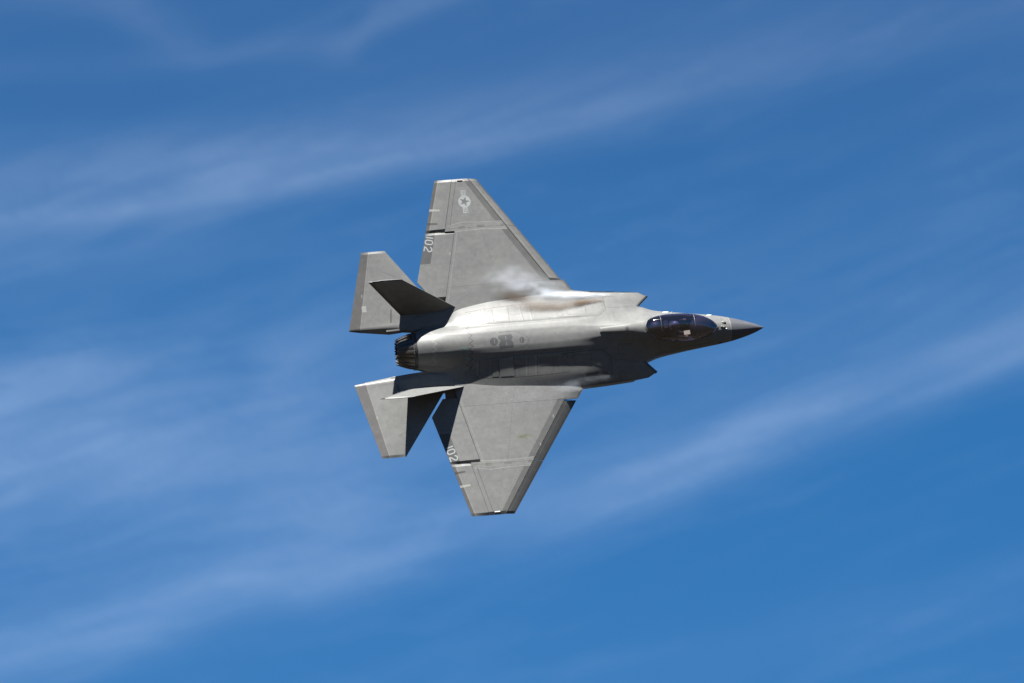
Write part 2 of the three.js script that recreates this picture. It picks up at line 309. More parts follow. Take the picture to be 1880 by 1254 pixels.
// --- upper skin of the body as a height over (x, z); sections from the centre line outwards
const SECT = [
  [0, [[0, -.265], [.004, -.266], [.008, -.268], [.011, -.271], [.013, -.274], [.014, -.277], [.015, -.28], [.3, -.4], [.8, -.5]]],
  [-.3, [[0, -.13], [.035, -.135], [.07, -.15], [.1, -.175], [.128, -.21], [.147, -.235], [.16, -.262], [.5, -.4], [1, -.5]]],
  [-.7, [[0, .0], [.065, -.005], [.13, -.03], [.19, -.075], [.24, -.13], [.278, -.185], [.303, -.235], [.6, -.4], [1, -.5]]],
  [-1.3, [[0, .15], [.1, .14], [.2, .1], [.29, .035], [.37, -.045], [.425, -.115], [.465, -.18], [.8, -.35], [1.2, -.5]]],
  [-1.83, [[0, .29], [.12, .275], [.25, .215], [.36, .125], [.46, .02], [.52, -.055], [.565, -.12], [.9, -.3], [1.3, -.5]]],
  [-2.4, [[0, .42], [.2, .4], [.33, .345], [.43, .265], [.54, .1], [.6, 0], [.645, -.08], [1, -.25], [1.4, -.5]]],
  [-3.3, [[0, .50], [.2, .49], [.4, .46], [.54, .40], [.64, .22], [.71, .08], [.765, -.03], [1.1, -.2], [1.5, -.4]]],
  [-4.1, [[0, 0.84], [0.2, 0.8], [0.36, 0.7], [0.47, 0.57], [0.62, 0.34], [0.75, 0.16], [0.89, 0], [1.2, -0.05], [1.6, -0.12]]],
  [-4.66, [[0, 0.91], [0.2, 0.87], [0.36, 0.755], [0.5, 0.58], [0.68, 0.37], [0.87, 0.2], [1.06, 0.08], [1.42, -0.01], [1.72, -0.09]]],
  [-5.3, [[0, 0.89], [0.19, 0.845], [0.33, 0.735], [0.47, 0.585], [0.67, 0.44], [0.88, 0.33], [1.1, 0.225], [1.45, 0.09], [1.76, -0.06]]],
  [-6.2, [[0, 0.85], [0.18, 0.82], [0.34, 0.735], [0.5, 0.648], [0.68, 0.56], [0.87, 0.475], [1.1, 0.375], [1.5, 0.2], [1.83, -0.02]]],
  [-7.2, [[0, 0.83], [0.22, 0.808], [0.42, 0.752], [0.58, 0.69], [0.69, 0.638], [0.87, 0.55], [1.05, 0.462], [1.45, 0.33], [1.95, 0.08]]],
  [-8.5, [[0, 0.8], [0.25, 0.777], [0.45, 0.722], [0.6, 0.662], [0.7, 0.613], [0.87, 0.533], [1.04, 0.455], [1.42, 0.335], [1.95, 0.12]]],
  [-10, [[0, 0.79], [0.25, 0.765], [0.45, 0.705], [0.6, 0.642], [0.7, 0.59], [0.87, 0.508], [1.04, 0.43], [1.38, 0.31], [1.95, 0.12]]],
  [-11.2, [[0, 0.78], [0.25, 0.745], [0.45, 0.665], [0.62, 0.565], [0.72, 0.5], [0.88, 0.405], [1.05, 0.325], [1.35, 0.235], [1.95, 0.08]]],
  [-12.2, [[0, 0.77], [0.3, 0.705], [0.52, 0.56], [0.7, 0.33], [0.8, 0.18], [0.95, 0.11], [1.15, 0.1], [1.42, 0.08], [1.95, 0]]],
  [-13.3, [[0, .68], [.28, .62], [.48, .48], [.62, .28], [.69, .05], [.95, -.05], [1.2, -.05], [1.45, -.05], [1.95, -.05]]],
].reverse();
const sx_ = SECT.map(s => s[0]);
const ctrl = [...Array(9).keys()].map(k => [pchip(sx_, SECT.map(s => s[1][k][0])), pchip(sx_, SECT.map(s => s[1][k][1]))]);
const rowCache = new Map();
function row(x) {
  const key = Math.round(x * 1e5);
  if (!rowCache.has(key)) {
    const z = ctrl.map(c => c[0](x)), y = ctrl.map(c => c[1](x));
    rowCache.set(key, { f: pchip([-z[1], ...z], [y[1], ...y]), chine: z[6], yc: y[6] });
  }
  return rowCache.get(key);
}
const skinY = (x, z) => row(x).f(Math.abs(z)) - .022 * smooth(-6.4, -7.2, x) * smooth(-11.6, -11.0, x) * Math.exp(-(((Math.abs(z) - .62) / .062) ** 2));
function skinN(x, z) {
  const e = .012, fx = (skinY(x + e, z) - skinY(x - e, z)) / (2 * e), fz = (skinY(x, z + e) - skinY(x, z - e)) / (2 * e);
  const l = Math.hypot(fx, 1, fz); return [-fx / l, 1 / l, -fz / l];
}
const canopyW = pchip([-4.66, -4.56, -4.36, -4.1, -3.7, -3.2, -2.8, -2.4, -2.1, -1.95, -1.83], [0, .22, .365, .445, .495, .505, .48, .40, .275, .165, 0]);
const canopyT = pchip([-4.66, -4.3, -3.8, -3.3, -2.8, -2.4, -2.1, -1.83], [.92, 1.04, 1.12, 1.12, 1.01, .82, .58, .29]);
const halfW = x => x > -4.66 ? row(x).chine : lerp(1.06, .7, smooth(-12.2, -13.3, x));
function centreSkin(x0, x1, nx, ns, hole) {
  const pos = [], nor = [], uv = [], idx = [];
  for (let j = 0; j <= nx; j++) {
    const x = lerp(x0, x1, j / nx), w = halfW(x);
    for (let i = 0; i <= ns; i++) { const t = i / ns * 2 - 1, z = w * t; pos.push(x, skinY(x, z), z); nor.push(...skinN(x, z * .999)); uv.push(...planUV(x, z)); }
  }
  for (let j = 0; j < nx; j++) for (let i = 0; i < ns; i++) {
    if (hole) { const x = lerp(x0, x1, (j + .5) / nx), z = halfW(x) * ((i + .5) / ns * 2 - 1); if (x < -1.86 && x > -4.62 && Math.abs(z) < canopyW(x) - .035) continue; }
    const a = j * (ns + 1) + i, b = a + 1, c = a + ns + 1, d = c + 1; idx.push(a, c, b, b, c, d);
  }
  return geom(pos, idx, uv, nor);
}
const nacelleFront = z => z < 1.06 ? -4.7 : z < 1.48 ? -4.7 + (z - 1.06) / .42 * .44 : z < 1.68 ? lerp(-4.26, -4.61, (z - 1.48) / .2) : z < 1.88 ? lerp(-4.61, -7.07, (z - 1.68) / .2) : -7.1 - (z - 1.88);
function nacelleSkin() {
  const zs = []; for (let z = 1.058; z < 1.47; z += .035) zs.push(z); zs.push(1.48, 1.53, 1.58, 1.63, 1.68); for (let z = 1.7; z < 1.96; z += .02) zs.push(z);
  const pos = [], nor = [], uv = [], idx = [], NX = 130;
  for (const z of zs) for (let j = 0; j <= NX; j++) { const x = lerp(nacelleFront(z), -12.25, j / NX); pos.push(x, skinY(x, z), z); nor.push(...skinN(x, z)); uv.push(...planUV(x, z)); }
  for (let i = 0; i < zs.length - 1; i++) for (let j = 0; j < NX; j++) { const a = i * (NX + 1) + j, b = a + NX + 1, c = a + 1, d = b + 1; idx.push(a, c, b, b, c, d); }
  return geom(pos, idx, uv, nor);
}
const bellyY = pchip([-13.3, -12.5, -11, -9, -6, -4, -2.5, -1.3, -.7, -.3, 0], [-.68, -.78, -.95, -1.05, -1.05, -.88, -.72, -.56, -.44, -.36, -.29]);
const edgeW = x => x > -4.75 ? row(x).chine : x > -5.1 ? lerp(1.08, 1.712, (-4.75 - x) / .35) : x > -7.07 ? 1.68 + .2 * (-4.61 - x) / 2.46 : lerp(1.88, .7, smooth(-11.2, -13.3, x));
const edgeY = x => x > -4.75 ? row(x).yc : lerp(skinY(x, edgeW(x)), 0, smooth(-11, -13, x));
function belly(x0, x1, nx) {
  const pos = [], uv = [], idx = [], NS = 40;
  for (let j = 0; j <= nx; j++) {
    const x = lerp(x0, x1, j / nx), w = edgeW(x), ye = edgeY(x), yb = bellyY(x), p = lerp(1, .62, smooth(-2, -5, x)) * lerp(1, 1 / .62, smooth(-11, -13, x));
    for (let i = 0; i <= NS; i++) { const t = Math.PI * i / NS, c = Math.cos(t), s = Math.sin(t), z = -w * Math.sign(c) * Math.abs(c) ** p; pos.push(x, ye - (ye - yb) * s ** p, z); uv.push(x, z); }
  }
  for (let j = 0; j < nx; j++) for (let i = 0; i < NS; i++) { const a = j * (NS + 1) + i, b = a + 1, c = a + NS + 1, d = c + 1; idx.push(a, b, c, b, d, c); }
  return geom(pos, idx, uv);
}
const fuselage = part('fuselage', mergeGeometries([centreSkin(-1.36, -13.28, 300, 132, true), nacelleSkin(), mirrored(nacelleSkin())]), M.top, jet, 'grey blended body with broad spine and shoulder humps');
part('belly', belly(-1.36, -13.28, 150), M.plain, fuselage);
const radome = part('radome', mergeGeometries([centreSkin(0, -1.357, 50, 64, false), replanUV(belly(0, -1.357, 40))]), M.top, jet, 'dark grey pointed nose cone');

// --- draped pieces lying on the skin
function drape(pts, off, edge = .07) {
  const sh = new THREE.Shape(pts.map(p => new THREE.Vector2(p[0], p[1])));
  let g = new TessellateModifier(edge, 8).modify(new THREE.ShapeGeometry(sh).toNonIndexed());
  const p = g.attributes.position, pos = [], nor = [], uv = [], idx = [];
  for (let i = 0; i < p.count; i++) { const x = p.getX(i), z = p.getY(i); pos.push(x, skinY(x, z) + off, z); nor.push(...skinN(x, z)); uv.push(x, z); }
  for (let i = 0; i < p.count; i += 3) idx.push(i, i + 2, i + 1);
  return geom(pos, idx, uv, nor);
}

// --- thin lifting pieces: columns along z, each from front(z) to rear(z)
function slab({ z0, z1, front, rear, top, bot, nz = 24, nx = 14, bevIn = 0, bevOut = 0, hinge, map = (x, y, z) => [x, y, z], uvf = planUV }) {
  const zs = [z0]; if (bevIn) zs.push(z0 + bevIn * .5, z0 + bevIn, z0 + bevIn * 1.02);
  const s = z0 + bevIn * 1.02, e = z1 - bevOut * 1.02; for (let i = bevIn ? 1 : 1; i < nz; i++) zs.push(lerp(s, e, i / nz));
  if (bevOut) zs.push(e, z1 - bevOut, z1 - bevOut * .5); zs.push(z1);
  const T = [], B = [], UV = [];
  for (const z of zs) {
    const f = front(z), r = rear(z), A = [], C = [], U = [];
    const cut = Math.max(bevIn ? clamp((z0 + bevIn - z) / bevIn) : 0, bevOut ? clamp((z - z1 + bevOut) / bevOut) : 0) * .9;
    for (let j = 0; j <= nx; j++) {
      const q = j / nx, w = .5 - .5 * Math.cos(Math.PI * q), x = lerp(f, r, lerp(q, w, .6)), yt = top(x, z), yb = bot(x, z);
      A.push(hingeMap(x, lerp(yt, lerp(yt, yb, .8), cut), z)); C.push(hingeMap(x, yb, z)); U.push(uvf(x, z));
    }
    T.push(A); B.push(C); UV.push(U);
  }
  function hingeMap(x, y, z) {
    if (hinge) {
      const v = new THREE.Vector3(x, y, z).sub(hinge.p).applyAxisAngle(hinge.axis, hinge.angle).add(hinge.p); x = v.x; y = v.y; z = v.z;
    }
    return map(x, y, z);
  }
  const out = [];
  const sheet = (G, U, flip) => {
    const pos = [], uv = [], idx = [], n = G[0].length;
    G.forEach((c, i) => c.forEach((p, j) => { pos.push(...p); uv.push(...U[i][j]); }));
    for (let i = 0; i < G.length - 1; i++) for (let j = 0; j < n - 1; j++) { const a = i * n + j, b = a + n, c = a + 1, d = b + 1; flip ? idx.push(a, b, c, b, d, c) : idx.push(a, c, b, b, c, d); }
    out.push(geom(pos, idx, uv));
  };
  sheet(T, UV, false); sheet(B, UV, true);
  const L = zs.length - 1;
  sheet([B[0], T[0]], [UV[0], UV[0]], false); sheet([T[L], B[L]], [UV[L], UV[L]], false);
  sheet(T.map((c, i) => [B[i][0], c[0]]), UV.map(u => [u[0], u[0]]), false);
  sheet(T.map((c, i) => [c[nx], B[i][nx]]), UV.map(u => [u[nx], u[nx]]), false);
  return mergeGeometries(out);
}
const foil = (u, c, t) => { u = clamp(u, .0005, 1); return Math.max(.007, .5 * t * c * Math.pow(3.75 * u * (1 - .985 * u), .72)); };
const wingY = z => .10 + .047 * (z - 2);
const wingH = (x, z) => { const c = wle(z) - wte(z); return foil((wle(z) - x) / c, c, .044); };
const wTop = (x, z) => wingY(z) + wingH(x, z), wBot = (x, z) => wingY(z) - wingH(x, z);
const deg = Math.PI / 180, V = (x, y, z) => new THREE.Vector3(x, y, z);
const hingeOf = (f, za, zb, angle) => { const p = V(f(za), wingY(za), za), q = V(f(zb), wingY(zb), zb); return { p, axis: q.sub(p).normalize(), angle }; };
function wing(side) {
  const S = g => side > 0 ? g : mirrored(g);
  const box = mergeGeometries([
    slab({ z0: 1.3, z1: 2.33, front: z => Math.min(wle(z), wle(1.85)), rear: z => hingeFl(Math.max(z, 1.75)) + .0, top: wTop, bot: wBot, nz: 14, nx: 26 }),
    slab({ z0: 4.505, z1: 4.6, front: z => hingeFl(z) - .001, rear: z => hingeAi(z) - .005, top: wTop, bot: wBot, nz: 2, nx: 4 }),
    slab({ z0: 2.335, z1: 4.6, front: hingeLE, rear: hingeFl, top: wTop, bot: wBot, nz: 26, nx: 26 })]);
  const w = part('wing', S(box), M.top, jet, side < 0 ? 'port wing with a star marking near its tip' : 'starboard wing with a fin shadow across its flap');
  part('folding_wing_panel', S(slab({ z0: 4.605, z1: 6.55, front: hingeLE, rear: z => hingeAi(z), top: wTop, bot: wBot, nz: 18, nx: 18, bevOut: .11 })), M.top, w);
  const droop = -22 * deg;
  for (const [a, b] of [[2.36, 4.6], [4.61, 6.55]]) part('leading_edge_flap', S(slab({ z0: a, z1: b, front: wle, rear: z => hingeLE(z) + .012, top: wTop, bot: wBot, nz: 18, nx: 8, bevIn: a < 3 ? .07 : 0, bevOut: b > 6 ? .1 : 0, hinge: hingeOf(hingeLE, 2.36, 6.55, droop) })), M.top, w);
  const cutRear = z => Math.max(wte(z), z < 2.62 ? lerp(-12.36, -12.84, (z - 1.95) / .67) : -99);
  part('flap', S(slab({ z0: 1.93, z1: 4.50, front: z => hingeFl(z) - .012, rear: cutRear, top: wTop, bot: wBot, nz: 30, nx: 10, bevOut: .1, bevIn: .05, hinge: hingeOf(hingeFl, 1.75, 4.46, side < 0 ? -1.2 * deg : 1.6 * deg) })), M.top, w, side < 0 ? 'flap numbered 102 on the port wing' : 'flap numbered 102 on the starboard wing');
  part('aileron', S(slab({ z0: 4.512, z1: 6.55, front: z => hingeAi(z) - .012, rear: wte, top: wTop, bot: wBot, nz: 18, nx: 10, bevIn: .1, bevOut: .1, hinge: hingeOf(hingeAi, 4.55, 6.5, side < 0 ? 1.5 * deg : -1.2 * deg) })), M.top, w);
  const rod = (f, za, zb, r) => new THREE.TubeGeometry(new THREE.LineCurve3(V(f(za), wingY(za) + .0, za), V(f(zb), wingY(zb), zb)), 2, r, 8);
  part('hinge_seal', S(rod(hingeFl, 1.95, 4.5, .034)), M.dark, w); part('hinge_seal', S(rod(hingeAi, 4.52, 6.44, .022)), M.dark, w); part('hinge_seal', S(rod(hingeLE, 2.36, 6.5, .02)), M.dark, w);
  return w;
}
const portWing = wing(-1), starWing = wing(1);

// --- horizontal tails
function tailplane(side) {
  const S = g => side > 0 ? g : mirrored(g);
  const fr = z => z < 1.2 ? lerp(-13.0, -11.97, clamp((z - .8) / .4)) : lerp(-11.95, -13.92, (z - 1.2) / 2.81);
  const rr = z => z < 1.03 ? lerp(-13.9, -15.52, clamp((z - .8) / .23)) : lerp(-15.52, -14.8, (z - 1.03) / 2.98);
  const yl = (x, z) => { const t = clamp((z - 1.03) / 2.98), le = lerp(.04, .02, t), te = lerp(-.3, 0, t), u = (fr(z) - x) / Math.max(.05, fr(z) - rr(z)); return lerp(le, te, clamp(u)); };
  const hh = (x, z) => { const c = Math.max(.3, fr(z) - rr(z)); return foil((fr(z) - x) / c, c, .045); };
  return part('horizontal_tail', S(slab({ z0: .82, z1: 4.01, front: fr, rear: rr, top: (x, z) => yl(x, z) + hh(x, z), bot: (x, z) => yl(x, z) - hh(x, z), nz: 40, nx: 22, bevOut: .09 })), M.top, jet, side < 0 ? 'port horizontal tail behind the dark fin' : 'starboard horizontal tail half in fin shadow');
}
const hts = [tailplane(-1), tailplane(1)];

// --- vertical tails, canted outwards
function fin(side) {
  const S = g => side > 0 ? g : mirrored(g);
  const C = Math.cos(25 * deg), Q = Math.sin(25 * deg), SP = 1.87, Y0 = .0, Z0 = 1.47;
  const map = (x, y, s) => [x, Y0 + s * C + y * Q, Z0 + s * Q - y * C];
  const fr = s => lerp(-11.28, -13.57, s / SP), rr = s => lerp(-13.6, -14.82, s / SP), hg = s => lerp(fr(s), rr(s), .66);
  const h = (x, s) => { const c = fr(s) - rr(s); return foil((fr(s) - x) / c, c, .05); };
  const o = { top: h, bot: (x, s) => -h(x, s), map, uvf: (x, z) => [x, z] };
  const v = part('vertical_tail', S(slab({ z0: -.25, z1: SP, front: fr, rear: s => hg(s) + .0015, nz: 24, nx: 18, ...o, bevOut: .05 })), M.plain, jet, side < 0 ? 'port canted fin with its inner face in deep shade' : 'starboard canted fin seen almost edge on');
  const r = part('rudder', S(slab({ z0: -.2, z1: SP - .02, front: s => hg(s) - .0015, rear: s => rr(s) + .1585, nz: 20, nx: 8, ...o, bevOut: .05 })), M.plain, v);
  part('trailing_edge_strip', S(slab({ z0: -.2, z1: SP - .02, front: s => rr(s) + .157, rear: rr, nz: 16, nx: 4, ...o })), M.edge, v);
  return v;
}
const fins = [fin(-1), fin(1)];

// --- tail booms that carry fins and tailplanes
function boom(side) {
  const pos = [], uv = [], idx = [], NX = 60, NS = 32;
  const zc = pchip([-14.15, -13.3, -12.3, -11.2, -10.2], [.93, 1.08, 1.2, 1.25, 1.25]), hw = pchip([-14.15, -13.6, -12.8, -11.6, -10.2], [.05, .2, .36, .42, .36]);
  const yt = pchip([-14.15, -13.4, -12.5, -11.4, -10.2], [-.13, -.03, .1, .17, .1]), yb = pchip([-14.15, -13.4, -12.5, -11.4, -10.2], [-.14, -.3, -.5, -.6, -.6]);
  for (let j = 0; j <= NX; j++) {
    const x = lerp(-10.2, -14.15, j / NX), a = hw(x), c = zc(x), t = yt(x), b = yb(x);
    for (let i = 0; i <= NS; i++) { const q = 2 * Math.PI * i / NS, cq = Math.cos(q), sq = Math.sin(q), p = .55; pos.push(x, (t + b) / 2 + (t - b) / 2 * Math.sign(sq) * Math.abs(sq) ** p, c + a * Math.sign(cq) * Math.abs(cq) ** p); uv.push(x, q); }
  }
  for (let j = 0; j < NX; j++) for (let i = 0; i < NS; i++) { const a = j * (NS + 1) + i, b = a + 1, c = a + NS + 1, d = c + 1; idx.push(a, b, c, b, d, c); }
  const g = geom(pos, idx, uv); return part('tail_boom', side > 0 ? g : mirrored(g), M.plain);
}
boom(-1); boom(1);

// --- engine nozzle: shroud ring, fifteen outer petals, inner liner
{
  const noz = new THREE.Group(); noz.name = 'nozzle'; noz.userData.label = 'dark toothed engine nozzle'; noz.position.set(-13.2, 0, 0); jet.add(noz);
  const axis = g => g.rotateZ(Math.PI / 2);                  // lathe y axis -> -x
  const ringG = axis(new THREE.LatheGeometry([[.685, -.12], [.70, 0], [.695, .06], [.66, .075], [.6, .05]].map(p => new THREE.Vector2(p[0], p[1])), 90));
  part('shroud_ring', ringG, M.shroud, noz);
  const N = 15;
  for (let k = 0; k < N; k++) {
    const a0 = 2 * Math.PI * k / N, half = Math.PI / N * .965, pos = [], uv = [], idx = [];
    const rows = [[.0, .665, 1], [.2, .645, 1], [.42, .57, 1], [.58, .505, 1], [.62, .488, .86], [.70, .455, .04]];
    for (const [d, r, f] of rows) for (let i = 0; i <= 6; i++) { const t = a0 + half * f * (i / 3 - 1), rr = r + .018 * (1 - (i / 3 - 1) ** 2); pos.push(-d, rr * Math.cos(t), rr * Math.sin(t)); uv.push(d, t); }
    for (let j = 0; j < rows.length - 1; j++) for (let i = 0; i < 6; i++) { const a = j * 7 + i; idx.push(a, a + 7, a + 1, a + 1, a + 7, a + 8); }
    const p = part('petal', geom(pos, idx, uv), M.nozzle, noz);
  }
  for (let k = 0; k < N; k++) {
    const a0 = 2 * Math.PI * (k + .5) / N, half = Math.PI / N * .9, pos = [], uv = [], idx = [];
    for (const [d, r, f] of [[.25, .60, 1], [.55, .49, 1], [.62, .465, .8], [.71, .43, .05]]) for (let i = 0; i <= 4; i++) { const t = a0 + half * f * (i / 2 - 1); pos.push(-d, r * Math.cos(t), r * Math.sin(t)); uv.push(d, t); }
    for (let j = 0; j < 3; j++) for (let i = 0; i < 4; i++) { const a = j * 5 + i; idx.push(a, a + 5, a + 1, a + 1, a + 5, a + 6); }
    part('inner_petal', geom(pos, idx, uv), M.nozzleTip, noz);
  }
  for (let k = 0; k < 44; k++) { const a = 2 * Math.PI * k / 44, b = new THREE.ConeGeometry(.02, .13, 4); b.rotateZ(-Math.PI / 2); b.translate(.0, .69 * Math.cos(a), .69 * Math.sin(a)); part('seal_tooth', b, M.dark, noz); }
  part('exhaust_liner', axis(new THREE.LatheGeometry([[.62, .0], [.52, .35], [.42, .55], [.45, .2], [.4, -1.2], [0, -1.2]].map(p => new THREE.Vector2(p[0], p[1])), 60)), M.dark, noz);
}

// --- intakes: swept lips, side wall, dark duct
function intake(side) {
  const S = g => side > 0 ? g : mirrored(g);
  const A = V(-4.7, skinY(-4.7, 1.06) + .004, 1.06), B = V(-4.26, skinY(-4.3, 1.48) + .004, 1.48), C = V(-4.61, skinY(-4.61, 1.68) + .004, 1.68);
  const Al = V(-5.0, -.78, 1.0), Cl = V(-5.0, -.72, 1.45);
  const quad = (pts) => { const pos = [], uv = [], idx = []; pts.forEach(p => { pos.push(p.x, p.y, p.z); uv.push(p.x, p.z); }); for (let i = 1; i < pts.length - 1; i++) idx.push(0, i, i + 1); return geom(pos, idx, uv); };
  const back = (p, d, dz = 0) => V(p.x - d, p.y, p.z + dz);
  const duct = part('intake_duct', S(mergeGeometries([quad([A, B, back(B, 1.6, -.3).setY(-.1), back(A, 1.2, 0).setY(-.1)]), quad([B, Cl, back(Cl, 1.2, -.2), back(B, 1.6, -.3).setY(-.1)]), quad([Cl, Al, back(Al, 1.2), back(Cl, 1.2, -.2)]), quad([Al, A, back(A, 1.2).setY(-.1), back(Al, 1.2)])].map(g => { g.translate(-.03, -.03, 0); return g; }))), M.dark);
  part('intake_wall', S(mergeGeometries([quad([B, C, V(-5.4, -.7, 1.62), Cl]), quad([C, V(-7.0, skinY(-7, 1.87), 1.87), V(-7, -.8, 1.7), V(-5.4, -.7, 1.62)])])), M.plain);
  // the lip: a flat band of darker edge material along A-B with a face turned down into the opening
  const strip = (p, q, w) => {
    const pos = [], uv = [], idx = [], K = 10, d = V(q.x - p.x, 0, q.z - p.z).normalize(), n = V(-Math.abs(d.z), 0, d.x * Math.sign(d.z));
    for (let i = 0; i <= K; i++) { const b = p.clone().lerp(q, i / K), e = b.clone().addScaledVector(n, w); const zz = Math.min(e.z, 1.66); pos.push(e.x, skinY(e.x, zz) + .007, zz, b.x + .012, skinY(b.x, b.z) + .005, b.z, b.x - .02, skinY(b.x, b.z) - .09, b.z); uv.push(0, 0, .1, 0, .2, 0); }
    for (let i = 0; i < K; i++) for (let k = 0; k < 2; k++) { const a = i * 3 + k; idx.push(a, a + 1, a + 3, a + 1, a + 4, a + 3); }
    return geom(pos, idx, uv);
  };
  part('intake_lip', S(strip(A, B, .1)), M.lip);
}
intake(-1); intake(1);

// --- raised access panels on spine and shoulders
for (const s of [-1, 1]) {
  const m = pts => pts.map(p => [p[0], s * p[1]]);
  const A = (pts, mt, o = .006) => part('access_panel', drape(m(pts), o), mt, fuselage);
  A([[-9.66, .72], [-9.66, 1.34], [-10.16, 1.33], [-10.18, .74]], M.panelA); A([[-10.24, .74], [-10.22, 1.32], [-10.46, 1.31], [-10.44, .72]], M.panelB);
  A([[-6.35, .74], [-6.1, .98], [-6.12, 1.3], [-6.7, 1.12], [-6.72, .76]], M.panelA); A([[-6.78, .77], [-6.76, 1.08], [-7.3, .98], [-7.32, .8]], M.panelA);
  A([[-11.55, 1.05], [-11.3, .98], [-11.05, 1.0], [-11.1, 1.2], [-11.4, 1.22]], M.panelB);
  A([[-8.0, .72], [-8.0, 1.0], [-8.7, 1.05], [-8.7, .74]], M.panelB, .004);
}
for (const pts of [[[-6.5, 1.42], [-6.5, 1.56], [-6.98, 1.58], [-6.98, 1.44]], [[-6.14, 1.42], [-6.16, 1.54], [-6.34, 1.55], [-6.34, 1.43]]]) part('vent_door', drape(pts, .012, .05), M.edge, fuselage);

// --- low dorsal fairing that ends in a small step
{
  const pos = [], uv = [], idx = [], NX = 40, NS = 20;
  for (let j = 0; j <= NX; j++) { const x = lerp(-4.72, -6.34, j / NX), w = lerp(.34, .13, (j / NX) ** .8), h = .05 * smooth(-4.72, -5.4, x) + .012; for (let i = 0; i <= NS; i++) { const t = i / NS * 2 - 1, z = w * t; pos.push(x, skinY(x, z) + h * (1 - t ** 4) - .006, z); uv.push(...planUV(x, z)); } }
  for (let i = 0; i <= NS; i++) { const z = .13 * (i / NS * 2 - 1); pos.push(-6.38, skinY(-6.38, z) - .01, z); uv.push(...planUV(-6.38, z)); }
  for (let j = 0; j <= NX; j++) for (let i = 0; i < NS; i++) { const a = j * (NS + 1) + i, b = a + 1, c = a + NS + 1, d = c + 1; idx.push(a, c, b, b, c, d); }
  part('dorsal_fairing', geom(pos, idx, uv), M.top, fuselage);
}

// --- nose fittings
{
  const bump = (x, z, rx, ry, rz, mt, name) => { const g = new THREE.SphereGeometry(1, 20, 14); g.scale(rx, ry, rz); g.translate(x, skinY(x, z), z); part(name, g, mt, fuselage); };
  bump(-1.58, -.16, .1, .045, .06, M.top, 'sensor_blister'); bump(-1.6, .03, .07, .035, .05, M.lip, 'sensor_blister'); bump(-1.5, .1, .035, .035, .03, M.light, 'sensor_blister');
  bump(-1.68, .02, .05, .05, .04, M.top, 'sensor_blister');
  bump(-3.68, -.765, .13, .025, .04, M.light, 'antenna_cover'); bump(-3.46, -.74, .05, .045, .02, M.light, 'antenna_cover'); bump(-2.05, -.545, .12, .022, .035, M.light, 'antenna_cover'); bump(-1.75, .53, .06, .035, .03, M.dark, 'antenna_cover');
  for (const s of [-1, 1]) { const g = new THREE.CapsuleGeometry(.028, .16, 6, 12); g.rotateZ(Math.PI / 2); g.translate(-11.0, wTop(-11.0, 6.42) - .01, s * 6.46); g.translate(.15, 0, 0); part('wing_tip_light', g, s < 0 ? M.dark : M.lens, s < 0 ? portWing : starWing); }
}

